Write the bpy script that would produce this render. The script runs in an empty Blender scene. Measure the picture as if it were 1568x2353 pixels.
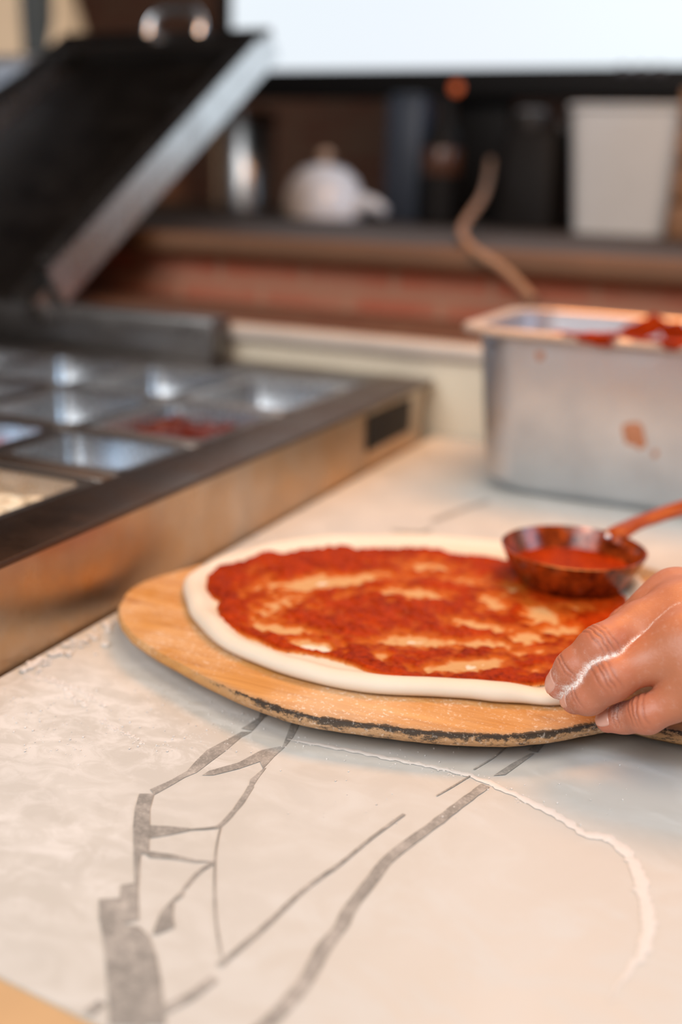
import bpy, bmesh, math, random
import numpy as np
from mathutils import Vector, Matrix, noise as mnoise

random.seed(7); np.random.seed(7)
scn = bpy.context.scene
COL = scn.collection
PI = math.pi

# ------------------------------------------------------------------ camera
FPX, CX, CY, EYE = 2500.0, 784.0, 1176.5, 0.24
PSI, PITCH, ROLL = math.radians(23.6), math.atan((1176.5 - 430) / 2500.0), 0.035
_h = Vector((-math.sin(PSI), math.cos(PSI), 0)); _z = Vector((0, 0, 1))
FWD = _h * math.cos(PITCH) - _z * math.sin(PITCH)
_r0 = Vector((math.cos(PSI), math.sin(PSI), 0)); _u0 = _r0.cross(FWD)
RGT = _r0 * math.cos(ROLL) + _u0 * math.sin(ROLL)
UPV = -_r0 * math.sin(ROLL) + _u0 * math.cos(ROLL)
EYEP = Vector((0, 0, EYE))
cam = bpy.data.cameras.new('camera'); camo = bpy.data.objects.new('camera', cam); COL.objects.link(camo)
M = Matrix((RGT, UPV, -FWD)).transposed().to_4x4(); M.translation = EYEP
camo.matrix_world = M
cam.sensor_fit = 'VERTICAL'; cam.sensor_height = 36.0; cam.lens = FPX / 2353.0 * 36.0
cam.clip_start = 0.01
cam.dof.use_dof = True; cam.dof.focus_distance = 0.468; cam.dof.aperture_fstop = 3.2; cam.dof.aperture_blades = 0
scn.camera = camo

# ------------------------------------------------------------------ light, exposure
scn.view_settings.view_transform = 'Standard'; scn.view_settings.look = 'None'
scn.view_settings.gamma = 1.0; scn.view_settings.use_curve_mapping = False
scn.view_settings.exposure = -0.06
W = bpy.data.worlds.new('World'); scn.world = W; W.use_nodes = True
W.node_tree.nodes['Background'].inputs[0].default_value = (0.55, 0.62, 0.75, 1)
W.node_tree.nodes['Background'].inputs[1].default_value = 0.05

def area(name, loc, target, size, power, color):
    l = bpy.data.lights.new(name, 'AREA'); l.shape = 'RECTANGLE'; l.size, l.size_y = size
    l.energy = power; l.color = color
    o = bpy.data.objects.new(name, l); COL.objects.link(o); o.location = loc
    o.rotation_euler = (Vector(target) - Vector(loc)).to_track_quat('-Z', 'Y').to_euler()
    return o
# warm kitchen lamps over the back of the counter, an added overhead fill, an unseen neutral front light behind the camera, a cool window on the right
area('warm_lamp_light', (-0.12, 1.02, 0.92), (-0.12, 1.0, 0), (0.6, 0.4), 9.5, (1.0, 0.42, 0.12))
area('overhead_fill_light', (0.30, 0.10, 1.55), (0.05, 0.4, 0), (1.0, 0.9), 15, (1.0, 0.80, 0.62))  # added warm fill that brightens the right of the worktop
area('front_light', (-0.45, -1.25, 1.45), (-0.05, 0.6, 0), (1.6, 1.2), 52, (0.94, 0.97, 1.0))  # unseen front light, low behind the camera
area('window_light', (2.6, 1.1, 1.45), (-0.3, 0.7, 0.1), (1.4, 1.3), 44, (0.52, 0.75, 1.0))
sp = bpy.data.lights.new('sack_fill_spot', 'SPOT'); sp.energy = 260; sp.spot_size = math.radians(24); sp.spot_blend = 0.6; sp.color = (1.0, 0.80, 0.60); sp.shadow_soft_size = 0.05  # added spot, aimed only to brighten the sack
spo = bpy.data.objects.new('sack_fill_spot', sp); COL.objects.link(spo); spo.location = (-0.2, 0.6, 1.7)
spo.rotation_euler = (Vector((-1.98, 2.6, 0.55)) - spo.location).to_track_quat('-Z', 'Y').to_euler()

# ------------------------------------------------------------------ helpers
def ray(x, y): return FWD + RGT * ((x - CX) / FPX) - UPV * ((y - CY) / FPX)
def at(x, y, z=0.0):
    d = ray(x, y); return EYEP + d * ((z - EYE) / d.z)
def atY(x, y, Y):
    d = ray(x, y); return EYEP + d * (Y / d.y)
def ppm(P): return FPX / ((Vector(P) - EYEP).dot(FWD))

def tag(o, label=None, cat=None, group=None, kind=None):
    if label: o['label'] = label
    if cat: o['category'] = cat
    if group: o['group'] = group
    if kind: o['kind'] = kind
    return o
def thing(name, label, cat, loc=(0, 0, 0), group=None):
    o = bpy.data.objects.new(name, None); COL.objects.link(o); o.location = loc; o.empty_display_size = 0.02
    return tag(o, label, cat, group)
def wloc(o):
    v = Vector((0, 0, 0))
    while o is not None:
        v += Vector(o.location); o = o.parent
    return v
def obj(name, bm, mats, parent=None, smooth=40, loc=None):
    """bm is in world coordinates; linked as one mesh object under parent (or with its origin at loc)"""
    me = bpy.data.meshes.new(name)
    off = wloc(parent) if parent else Vector(loc or (0, 0, 0))
    bmesh.ops.translate(bm, verts=bm.verts, vec=-off)
    bm.to_mesh(me); bm.free()
    for m in (mats if isinstance(mats, (list, tuple)) else [mats]): me.materials.append(m)
    if smooth:
        me.shade_smooth(); me.set_sharp_from_angle(angle=math.radians(smooth))
    o = bpy.data.objects.new(name, me); COL.objects.link(o)
    if parent: o.parent = parent
    elif loc: o.location = loc
    return o
def struct(name, bm, m, **k):
    return tag(obj(name, bm, m, **k), kind='structure')
def copy_tree(o, parent=None):
    c = o.copy(); COL.objects.link(c); c.parent = parent
    for ch in list(o.children): copy_tree(ch, c)
    return c

def NB(): return bmesh.new()
def box(bm, a, b, bev=0.0, mat=0, seg=2):
    x0, y0, z0 = a; x1, y1, z1 = b
    v = [bm.verts.new(p) for p in ((x0,y0,z0),(x1,y0,z0),(x1,y1,z0),(x0,y1,z0),(x0,y0,z1),(x1,y0,z1),(x1,y1,z1),(x0,y1,z1))]
    fs = [bm.faces.new([v[i] for i in q]) for q in ((3,2,1,0),(4,5,6,7),(0,1,5,4),(1,2,6,5),(2,3,7,6),(3,0,4,7))]
    for f in fs: f.material_index = mat
    if bev:
        es = list({e for f in fs for e in f.edges})
        r = bmesh.ops.bevel(bm, geom=es, offset=bev, segments=seg, affect='EDGES', profile=0.5)
        for f in r['faces']: f.material_index = mat
    return v
def loft(bm, rings, cap0=True, cap1=True, closed=True, mat=0):
    R = [[bm.verts.new(p) for p in ring] for ring in rings]
    n = len(R[0])
    for a, b in zip(R[:-1], R[1:]):
        for i in range(n if closed else n - 1):
            j = (i + 1) % n
            f = bm.faces.new((a[i], a[j], b[j], b[i])); f.material_index = mat
    if cap0: bm.faces.new(R[0][::-1]).material_index = mat
    if cap1: bm.faces.new(R[-1]).material_index = mat
    return R
def lathe(bm, c, prof, seg=48, cap0=True, cap1=True, mat=0):
    rings = [[(c[0] + r * math.cos(2*PI*i/seg), c[1] + r * math.sin(2*PI*i/seg), c[2] + z) for i in range(seg)] for r, z in prof]
    return loft(bm, rings, cap0, cap1, mat=mat)
def spline(pts, n=8, closed=False):
    P = [Vector(p) for p in pts]; out = []; N = len(P)
    rng = range(N) if closed else range(N - 1)
    for i in rng:
        if closed: a, b, c, d = P[(i-1) % N], P[i], P[(i+1) % N], P[(i+2) % N]
        else: a, b, c, d = P[max(i-1, 0)], P[i], P[i+1], P[min(i+2, N-1)]
        for k in range(n):
            t = k / n
            out.append(0.5*((2*b) + (c-a)*t + (2*a-5*b+4*c-d)*t*t + (3*b-a-3*c+d)*t**3))
    if not closed: out.append(P[-1])
    return out
def tube(bm, pts, r, seg=12, mat=0, squash=(1, 1)):
    P = [Vector(p) for p in pts]; rings = []; up = Vector((0, 0, 1)); n = None
    for i, p in enumerate(P):
        t = (P[min(i+1, len(P)-1)] - P[max(i-1, 0)]).normalized()
        if n is None: n = t.cross(up); n = n.normalized() if n.length > 1e-4 else Vector((1, 0, 0))
        n = (n - t * n.dot(t)).normalized(); b = t.cross(n)
        rr = r[i] if isinstance(r, (list, tuple)) else r
        rings.append([p + n*(rr*squash[0]*math.cos(2*PI*k/seg)) + b*(rr*squash[1]*math.sin(2*PI*k/seg)) for k in range(seg)])
    loft(bm, rings, mat=mat)
def blob(bm, c, r, sub=2, amp=0.2, sc=(1, 1, 1), seed=0, mat=0):
    q = bmesh.ops.create_icosphere(bm, subdivisions=sub, radius=1.0)
    for v in q['verts']:
        d = v.co.normalized(); k = 1 + amp * mnoise.noise(d * 1.7 + Vector((seed*3.1, seed*1.7, seed)))
        v.co = Vector(c) + Vector((d.x*sc[0], d.y*sc[1], d.z*sc[2])) * (r * k)
    for f in {f for v in q['verts'] for f in v.link_faces}: f.material_index = mat

# ------------------------------------------------------------------ materials
class NT:
    def __init__(s, name):
        s.m = bpy.data.materials.new(name); s.m.use_nodes = True
        s.t = s.m.node_tree; s.b = s.t.nodes['Principled BSDF']
    def n(s, typ, **kw):
        x = s.t.nodes.new(typ)
        for k, v in kw.items(): setattr(x, k, v)
        return x
    def l(s, a, b): s.t.links.new(a, b)
    def set(s, **kw):
        for k, v in kw.items():
            i = s.b.inputs[k.replace('_', ' ')]
            i.default_value = (v + (1,)) if isinstance(v, tuple) and len(v) == 3 and i.type == 'RGBA' else v
    def coord(s, scale=(1, 1, 1), rot=(0, 0, 0)):
        g = s.n('ShaderNodeNewGeometry'); mp = s.n('ShaderNodeMapping')
        mp.inputs['Scale'].default_value = scale; mp.inputs['Rotation'].default_value = rot
        s.l(g.outputs['Position'], mp.inputs['Vector']); return mp.outputs[0]
    def noise(s, scale, detail=3, rough=0.5, vec=None, dist=0.0):
        x = s.n('ShaderNodeTexNoise'); x.inputs['Scale'].default_value = scale
        x.inputs['Detail'].default_value = detail; x.inputs['Roughness'].default_value = rough
        x.inputs['Distortion'].default_value = dist
        s.l(vec if vec is not None else s.coord(), x.inputs['Vector']); return x.outputs['Fac']
    def ramp(s, f, stops):
        x = s.n('ShaderNodeValToRGB'); e = x.color_ramp.elements
        while len(e) < len(stops): e.new(0.5)
        for el, (p, c) in zip(e, stops):
            el.position = p; el.color = (c, c, c, 1) if isinstance(c, (int, float)) else tuple(c) + (1,)
        s.l(f, x.inputs[0]); return x.outputs[0]
    def mix(s, f, a, b, mode='MIX'):
        x = s.n('ShaderNodeMix', data_type='RGBA', blend_type=mode)
        for i, v in ((0, f), (6, a), (7, b)):
            if hasattr(v, 'links') or hasattr(v, 'is_linked'): s.l(v, x.inputs[i])
            else: x.inputs[i].default_value = v if isinstance(v, (int, float)) else tuple(v) + (1,)
        return x.outputs[2]
    def math(s, op, a, b=None):
        x = s.n('ShaderNodeMath', operation=op); x.use_clamp = op in ('ADD', 'SUBTRACT')
        for i, v in ((0, a), (1, b)):
            if v is None: continue
            if hasattr(v, 'is_linked'): s.l(v, x.inputs[i])
            else: x.inputs[i].default_value = v
        return x.outputs[0]
    def attr(s, name):
        x = s.n('ShaderNodeAttribute'); x.attribute_name = name; return x.outputs['Fac']
    def bump(s, f, strength, dist=0.001):
        x = s.n('ShaderNodeBump'); x.inputs['Strength'].default_value = strength; x.inputs['Distance'].default_value = dist
        s.l(f, x.inputs['Height']); s.l(x.outputs[0], s.b.inputs['Normal'])
    def col(s, c): s.l(c, s.b.inputs['Base Color'])
    def rgh(s, c): s.l(c, s.b.inputs['Roughness'])

def plain(name, c, rough=0.5, metal=0.0, var=0.12, scale=25.0, bump=0.0):
    m = NT(name); f = m.noise(scale, 4)
    m.col(m.mix(f, tuple(max(0, x*(1-var)) for x in c), tuple(min(1, x*(1+var)) for x in c)))
    m.set(Roughness=rough, Metallic=metal)
    if bump: m.bump(m.noise(scale*6, 4), bump)
    return m.m
def steel(name, c=(0.56, 0.55, 0.54), rough=0.27, smudge=0.5, brush=(1, 1, 1), tint=None):
    m = NT(name); m.set(Metallic=1.0)
    f = m.noise(22, 5, 0.6); g = m.noise(180, 2, 0.5, m.coord(brush))
    base = m.mix(m.ramp(f, [(0.35, 0.0), (0.7, 1.0)]), c, tuple(x*(1-0.35*smudge) for x in c))
    if tint: base = m.mix(m.ramp(m.noise(9, 4, 0.6), [(0.4, 0.0), (0.65, 0.8)]), base, tint)
    m.col(base)
    m.rgh(m.ramp(m.math('ADD', m.math('MULTIPLY', f, 0.6), m.math('MULTIPLY', g, 0.4)), [(0.3, rough*0.75), (0.7, rough*1.5)]))
    m.bump(g, 0.06, 0.0005)
    return m.m
STEEL = steel('brushed_steel', brush=(1, 12, 1))
STEEL_DK = steel('dark_steel', (0.19, 0.175, 0.165), 0.32, brush=(1, 12, 1))
RAIL_TOP = steel('rail_top_steel', (0.13, 0.088, 0.064), 0.38, brush=(1, 12, 1))
STEEL_BAR = steel('bar_steel', (0.34, 0.29, 0.25), 0.33, brush=(12, 1, 1))
STEEL_PAN = steel('pan_steel', (0.76, 0.78, 0.80), 0.24, brush=(3, 3, 1))
STEEL_BOX = steel('satin_steel', (0.69, 0.715, 0.745), 0.42, 0.4, brush=(12, 1, 1))
LID_LIT = steel('lit_lid_steel', (0.86, 0.90, 0.95), 0.55, 0.2)  # paler bluish copy of the lid steel, its lit look put into the colour
STEEL_RAIL = steel('amber_reflect_steel', (0.55, 0.44, 0.34), 0.30, 0.6, brush=(1, 12, 1), tint=(0.52, 0.30, 0.13))  # amber reflection of table and peel painted into the steel colour
BLACK = plain('black_plastic', (0.006, 0.0055, 0.0055), 0.55)
BLACK.node_tree.nodes['Principled BSDF'].inputs['Specular IOR Level'].default_value = 0.15
DARK = plain('matt_dark', (0.008, 0.007, 0.006), 0.8)
GREYP = plain('grey_plastic', (0.52, 0.57, 0.60), 0.45, var=0.05)
CERAM = plain('white_ceramic', (0.80, 0.86, 0.95), 0.2, var=0.03)
DARKBLUE = plain('dark_blue_card', (0.025, 0.035, 0.055), 0.5)
COPPER = plain('brown_glaze', (0.07, 0.028, 0.014), 0.3)
LEDGEW = plain('ledge_wood', (0.12, 0.058, 0.027), 0.65, var=0.35, scale=9)
CRATEW = plain('crate_wood', (0.20, 0.11, 0.055), 0.6, var=0.3, scale=14)
SACKM = plain('sack_paper', (0.72, 0.60, 0.47), 0.8, var=0.1, scale=8, bump=0.2)
SACKD = plain('sack_print', (0.06, 0.075, 0.09), 0.8, var=0.4, scale=10)
CORDM = plain('tan_cord', (0.23, 0.14, 0.09), 0.7, var=0.2, scale=90)
TOMATO = plain('tomato_skin', (0.62, 0.06, 0.02), 0.2, var=0.2, scale=60)
ONION = plain('onion_flesh', (0.55, 0.40, 0.42), 0.4, var=0.2, scale=60)
CHEESE = plain('grated_cheese', (0.72, 0.62, 0.46), 0.6, var=0.1, scale=120)
FLOURM = plain('flour', (0.66, 0.63, 0.60), 0.95, var=0.04, scale=200, bump=0.3)
NAIL = plain('nail', (0.66, 0.36, 0.28), 0.3, var=0.06, scale=200)

def make_led():
    m = NT('orange_led'); m.set(Base_Color=(0.6, 0.1, 0.02), Emission_Color=(1.0, 0.22, 0.05), Emission_Strength=0.22, Roughness=0.4); return m.m
LED = make_led()
def make_screen():
    m = NT('lit_screen'); f = m.noise(1.2, 1)
    c = m.mix(f, (0.84, 0.95, 1.0), (0.88, 0.93, 1.0))
    m.l(c, m.b.inputs['Emission Color']); m.set(Base_Color=(0.02, 0.02, 0.02), Emission_Strength=1.02, Roughness=0.4); return m.m
SCREEN = make_screen()

def make_brick(name, c1, c2, mortar, scale, rot=(PI/2, 0, 0)):
    m = NT(name); v = m.coord((1, 1, 1), rot)
    b = m.n('ShaderNodeTexBrick'); b.inputs['Scale'].default_value = scale
    b.inputs['Color1'].default_value = c1 + (1,); b.inputs['Color2'].default_value = c2 + (1,); b.inputs['Mortar'].default_value = mortar + (1,)
    b.inputs['Mortar Size'].default_value = 0.03; b.inputs['Mortar Smooth'].default_value = 0.4
    m.l(v, b.inputs['Vector'])
    blot = m.ramp(m.noise(7, 5, 0.65), [(0.42, 0.0), (0.66, 0.85)])
    m.col(m.mix(blot, b.outputs['Color'], mortar)); m.set(Roughness=0.85)
    m.bump(m.noise(60, 4), 0.4, 0.004)
    return m.m
BRICK = make_brick('brick', (0.38, 0.10, 0.052), (0.41, 0.12, 0.062), (0.38, 0.175, 0.105), 4.2)
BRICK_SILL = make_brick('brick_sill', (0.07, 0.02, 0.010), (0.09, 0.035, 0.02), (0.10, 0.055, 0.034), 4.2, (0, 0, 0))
BRICK_BACK = make_brick('dark_brick', (0.25, 0.08, 0.042), (0.30, 0.125, 0.068), (0.29, 0.155, 0.09), 4.2)

def make_table():
    m = NT('floured_laminate')
    big = m.noise(6, 5, 0.62, dist=0.6); mid = m.noise(26, 6, 0.65, m.coord((1, 1.6, 1), (0, 0, 0.5)), 1.0); fine = m.noise(700, 3, 0.7)
    lam = m.mix(m.ramp(big, [(0.35, 0.0), (0.65, 1.0)]), (0.505, 0.495, 0.46), (0.535, 0.535, 0.515))
    fl = m.math('ADD', m.math('MULTIPLY', m.ramp(mid, [(0.46, 0.0), (0.66, 1.0)]), 0.42), m.math('MULTIPLY', m.ramp(fine, [(0.62, 0.0), (0.72, 1.0)]), 0.35))
    base = m.mix(fl, lam, (0.605, 0.61, 0.595))
    for (px, py, rad, lo_, hi_) in ((130, 1640, .085, .44, .58), (430, 1690, .05, .50, .62), (40, 1950, .07, .48, .66)):
        pc_ = at(px, py); vd = m.n('ShaderNodeVectorMath', operation='DISTANCE'); vd.inputs[1].default_value = pc_
        m.l(m.coord(), vd.inputs[0])
        fall = m.ramp(m.math('DIVIDE', vd.outputs['Value'], rad), [(0.35, 1.0), (1.0, 0.0)])
        edge = m.ramp(m.noise(55, 7, 0.7, m.coord((1, 1.5, 1), (0, 0, -.6)), 0.8), [(lo_, 0.0), (hi_, 1.0)])
        base = m.mix(m.math('MULTIPLY', m.math('MULTIPLY', fall, edge), 0.85), base, (0.65, 0.65, 0.635))
    m.col(base)
    m.rgh(m.ramp(fl, [(0.0, 0.42), (0.6, 0.9)])); m.bump(m.math('ADD', m.math('MULTIPLY', fine, 0.3), mid), 0.12, 0.0006)
    return m.m
TABLE = make_table()
def make_line():
    m = NT('printed_grey_line')
    f = m.noise(90, 5, 0.7); fine = m.noise(900, 3, 0.7); big = m.noise(14, 3)
    fl = m.math('ADD', m.math('MULTIPLY', m.ramp(f, [(0.42, 0.0), (0.68, 1.0)]), 0.55), m.math('MULTIPLY', m.ramp(fine, [(0.5, 0.0), (0.68, 1.0)]), 0.4))
    fl = m.math('ADD', fl, m.math('MULTIPLY', m.ramp(big, [(0.4, 0.0), (0.7, 0.6)]), 0.45))
    m.col(m.mix(fl, (0.19, 0.19, 0.18), (0.50, 0.475, 0.445))); m.set(Roughness=0.6)
    return m.m
LINE = make_line()

def make_peel():
    m = NT('peel_wood')
    v = m.coord((2.2, 26, 26), (0, 0, 0.42))
    g = m.noise(5, 6, 0.65, v, 1.2); b = m.noise(9, 3)
    w = m.mix(m.ramp(g, [(0.3, 0.0), (0.7, 1.0)]), (0.40, 0.165, 0.036), (0.62, 0.315, 0.095))
    w = m.mix(m.ramp(g, [(0.30, 0.7), (0.38, 0.0)]), w, (0.30, 0.13, 0.05))
    w = m.mix(m.ramp(b, [(0.5, 0.0), (0.75, 0.5)]), w, (0.74, 0.52, 0.32))
    # scorched, chipped front edge
    n2 = m.noise(150, 6, 0.75, m.coord((1, 1, 2.2))); sc = m.attr('scorch')
    w = m.mix(m.ramp(sc, [(0.15, 0.0), (0.55, 0.75)]), w, (0.40, 0.235, 0.12))
    s1 = m.ramp(m.math('SUBTRACT', sc, m.math('MULTIPLY', m.math('SUBTRACT', n2, 0.2), 1.7)), [(0.10, 0.0), (0.30, 1.0)])
    w = m.mix(s1, w, (0.040, 0.027, 0.019))
    s2 = m.math('MULTIPLY', sc, m.ramp(n2, [(0.58, 0.0), (0.68, 0.6)]))
    w = m.mix(s2, w, (0.52, 0.36, 0.24))
    # flour dust
    d = m.ramp(m.noise(520, 3, 0.75), [(0.56, 0.0), (0.66, 1.0)]); z = m.ramp(m.noise(18, 3, 0.6), [(0.38, 0.0), (0.6, 0.85)])
    w = m.mix(m.math('MULTIPLY', m.math('MULTIPLY', d, z), m.math('SUBTRACT', 1.0, m.math('MULTIPLY', sc, 0.7))), w, (0.80, 0.72, 0.63))
    w = m.mix(m.math('MULTIPLY', m.math('MULTIPLY', z, 0.22), m.math('SUBTRACT', 1.0, sc)), w, (0.74, 0.58, 0.42))
    m.col(w); m.set(Roughness=0.6, Specular_IOR_Level=0.25); m.bump(m.math('ADD', g, m.math('MULTIPLY', n2, 0.3)), 0.15, 0.0008)
    return m.m
PEEL = make_peel()
def make_dough():
    m = NT('raw_dough'); f = m.noise(45, 4); g = m.noise(420, 3)
    m.col(m.mix(f, (0.66, 0.57, 0.46), (0.71, 0.64, 0.54))); m.set(Roughness=0.62, Subsurface_Weight=0.15, Subsurface_Scale=0.006)
    m.b.inputs['Subsurface Radius'].default_value = (1.0, 0.6, 0.35)
    m.bump(m.math('ADD', m.math('MULTIPLY', g, 0.25), f), 0.12, 0.0008); return m.m
DOUGH = make_dough()
def make_sauce(name='tomato_sauce', attr=True):
    m = NT(name); n1 = m.noise(320, 5, 0.7); n2 = m.noise(70, 4)
    deep = m.mix(m.ramp(m.math('ADD', m.math('MULTIPLY', n1, 0.6), m.math('MULTIPLY', n2, 0.4)), [(0.32, 0.0), (0.66, 1.0)]), (0.15, 0.007, 0.001), (0.48, 0.046, 0.0025))
    if attr:
        tk = m.math('ADD', m.attr('thick'), m.math('MULTIPLY', m.math('SUBTRACT', n2, 0.5), 0.12))
        thin = m.mix(m.ramp(tk, [(0.04, 0.0), (0.22, 1.0)]), (0.62, 0.36, 0.16), (0.54, 0.13, 0.016))
        c = m.mix(m.ramp(tk, [(0.16, 0.0), (0.56, 1.0)]), thin, deep)
    else: c = deep
    m.col(c); m.set(Roughness=0.16, IOR=1.10)
    m.bump(n1, 0.8, 0.0014)
    m.set(Coat_Weight=0.2, Coat_Roughness=0.07, Coat_IOR=1.22)
    bp = m.n('ShaderNodeBump'); bp.inputs['Strength'].default_value = 1.0; bp.inputs['Distance'].default_value = 0.0018
    m.l(m.noise(520, 3, 0.6), bp.inputs['Height']); m.l(bp.outputs[0], m.b.inputs['Coat Normal']); return m.m
DRIED = plain('dried_sauce', (0.42, 0.17, 0.085), 0.5, var=0.2, scale=80)
SAUCE = make_sauce(); SAUCE2 = make_sauce('sauce_smear', False)
def make_ladle():
    m = NT('saucy_steel'); n = m.noise(60, 5, 0.65, m.coord((1, 1, .6))); n1 = m.noise(110, 5, 0.7)
    k = m.ramp(n, [(0.30, 0.25), (0.44, 1.0)])
    sc = m.mix(m.ramp(n1, [(0.40, 0.0), (0.62, 1.0)]), (0.075, 0.009, 0.002), (0.34, 0.052, 0.006))
    m.col(m.mix(k, (0.34, 0.22, 0.17), sc)); m.l(m.math('SUBTRACT', 1.0, k), m.b.inputs['Metallic'])
    m.set(Roughness=0.17, IOR=1.4); m.bump(n1, 0.25, 0.0009); return m.m
LADLE = make_ladle()
def make_handle():
    m = NT('saucy_handle'); n = m.noise(50, 4); m.col(m.mix(n, (0.20, 0.024, 0.004), (0.40, 0.080, 0.014))); m.set(Roughness=0.35, IOR=1.3); return m.m
HANDLE = make_handle()
def make_skin():
    m = NT('skin'); n = m.noise(60, 4); f = m.noise(900, 3, 0.6); red = m.attr('redness'); fl = m.attr('flour'); cr = m.attr('crease')
    c = m.mix(n, (0.42, 0.142, 0.065), (0.50, 0.19, 0.10))
    c = m.mix(m.math('MULTIPLY', red, 0.55), c, (0.56, 0.15, 0.105))
    c = m.mix(m.math('MULTIPLY', cr, 0.6), c, (0.24, 0.065, 0.035))
    sp = m.ramp(m.noise(1400, 3, 0.7), [(0.40, 0.0), (0.60, 1.0)])
    c = m.mix(m.math('MULTIPLY', m.ramp(fl, [(0.0, 0.0), (0.75, 1.0)]), m.math('ADD', m.math('MULTIPLY', sp, 0.7), m.math('MULTIPLY', fl, 0.45))), c, (0.84, 0.76, 0.72))
    m.col(c); m.rgh(m.ramp(fl, [(0.0, 0.46), (0.5, 0.85)]))
    m.set(Subsurface_Weight=0.06, Subsurface_Scale=0.003); m.b.inputs['Subsurface Radius'].default_value = (1.0, 0.35, 0.2)
    m.bump(m.math('ADD', m.math('MULTIPLY', f, 0.6), m.math('MULTIPLY', m.noise(330, 4, 0.6), 0.7)), 0.28, 0.0006); return m.m
SKIN = make_skin()

# ------------------------------------------------------------------ room shell
X0, X1, Y0, Y1, Z0, Z1 = -3.4, 3.0, -2.2, 4.2, -0.9, 1.9
PLASTER = plain('warm_plaster', (0.42, 0.36, 0.31), 0.9)
DARKCEIL = plain('dark_ceiling', (0.035, 0.028, 0.025), 0.9)
FLOORM = plain('floor_tile', (0.10, 0.075, 0.06), 0.5, scale=5)
def shell(name, a, b, m):
    bm = NB(); box(bm, a, b); struct(name, bm, m, smooth=0)
shell('floor', (X0, Y0, Z0-.1), (X1, Y1, Z0), FLOORM)
shell('ceiling', (X0, Y0, Z1), (X1, Y1, Z1+.1), DARKCEIL)
shell('wall_back', (X0, Y1, Z0), (X1, Y1+.1, Z1), BRICK_BACK)
shell('wall_front', (X0, Y0-.1, Z0), (X1, Y0, Z1), PLASTER)
shell('wall_left', (X0-.1, Y0, Z0), (X0, Y1, Z1), BRICK_BACK)
shell('wall_right', (X1, Y0, Z0), (X1+.1, Y1, Z1), PLASTER)

# brick half wall behind the counter with its wooden ledge
LZ, LY = 0.178, 1.205
bm = NB(); box(bm, (-2.6, LY+.02, Z0), (1.6, LY+.22, LZ-.012), .003)
bw = struct('wall_half', bm, BRICK)
bm = NB(); box(bm, (-2.6, LY, LZ-.012), (1.6, 3.3, LZ), .004)
struct('trim_1', bm, plain('ledge_top_shade', (0.035, 0.02, 0.012), 0.6, var=0.3, scale=9))  # shadow of the ledge items put into this darker top colour
bm = NB(); box(bm, (-2.6, LY-.012, LZ-.024), (1.6, LY-.0003, LZ+.001), .003)
struct('trim_5', bm, LEDGEW)
bm = NB(); box(bm, (-2.6, 3.1, Z0), (1.6, 3.28, LZ-.0121), .003)
struct('trim_2', bm, BRICK)

# ------------------------------------------------------------------ counter with its printed line drawing
WX0, WY1 = -0.352, 1.035
wt = thing('work_counter', 'pale flour-dusted worktop printed with grey line drawing, under the pizza peel', 'counter', (0.2, 0.6, Z0))
bm = NB()
a0, a1 = at(-60, 2213), at(235, 2358)            # cut corner at the near left with a tan wooden edge
d = (a1 - a0).normalized()
c0 = a0 - d * ((a0.x - WX0) / d.x) if abs(d.x) > 1e-6 else a0
e1 = a0 + d * 0.6
top = [(WX0, c0.y), (e1.x, e1.y), (1.2, e1.y), (1.2, WY1), (WX0, WY1)]
loft(bm, [[(x, y, -.035) for x, y in top], [(x, y, -.0015) for x, y in top], [(x + (.001 if x < 0 else -.001), y, 0) for x, y in top]])
TABLE_Z = 0.00025
def next_z():
    global TABLE_Z
    TABLE_Z += 0.00001; return TABLE_Z
def face_up(fs):
    for f in fs:
        f.normal_update()
        if f.normal.z < 0: f.normal_flip()
def strip(poly):
    zz = next_z(); vs = [bm.verts.new((p.x, p.y, zz)) for p in (at(*q) for q in poly)]
    f = bm.faces.new(vs); f.material_index = 1
    face_up([f]); face_up(bmesh.ops.triangulate(bm, faces=[f])['faces'])
A = lambda L: [(x/2, y/2 + 1500) for x, y in L]
B = lambda L: [(784 + x/2, 1550 + y/2) for x, y in L]
def band(pts, w, conv):
    """ribbon of a drawn line: photograph-plan points on the tabletop with a half width"""
    P = [at(*q) for q in conv(pts)]; P = spline(P, 6); L = []; Rr = []
    for i, p in enumerate(P):
        t = (P[min(i+1, len(P)-1)] - P[max(i-1, 0)]).normalized(); n = Vector((-t.y, t.x, 0))
        k = i / (len(P)-1); ww = w if not isinstance(w, tuple) else w[0]*(1-k) + w[1]*k
        ww *= 1 + 0.18 * mnoise.noise(p * 160)
        L.append(p + n*ww); Rr.append(p - n*ww)
    zz = next_z(); vl = [bm.verts.new((p.x, p.y, zz)) for p in L]; vr = [bm.verts.new((p.x, p.y, zz)) for p in Rr]
    for i in range(len(P)-1):
        f = bm.faces.new((vr[i], vr[i+1], vl[i+1], vl[i])); f.material_index = 1; face_up([f])
strip(A([(1230,200),(1200,260),(1190,300),(1110,350),(1160,362),(1215,300),(1270,265),(1330,240),(1330,200)]))
strip(A([(1110,365),(950,450),(900,500),(860,545),(780,590),(690,630),(710,655),(800,605),(850,575),(905,552),(960,510),(1040,450),(1110,390),(1160,365)]))
strip(A([(1360,240),(1355,280),(1330,350),(1315,390),(1300,430),(1200,450),(1100,505),(960,545),(930,565),(980,565),(1100,535),(1195,502),(1210,535),(1260,480),(1310,435),(1350,385),(1370,345),(1395,285),(1400,240)]))
strip(A([(1210,535),(1150,585),(1140,640),(1160,622),(1190,575),(1225,530)]))
band([(1155,615),(1100,700),(1020,790),(970,808),(870,815)], (.0014, .0006), A)
strip(A([(870,808),(780,800),(690,795),(690,855),(780,840),(870,822)]))
strip(A([(640,650),(710,650),(690,720),(690,800),(685,920),(650,930),(615,920),(612,800),(620,720)]))
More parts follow.
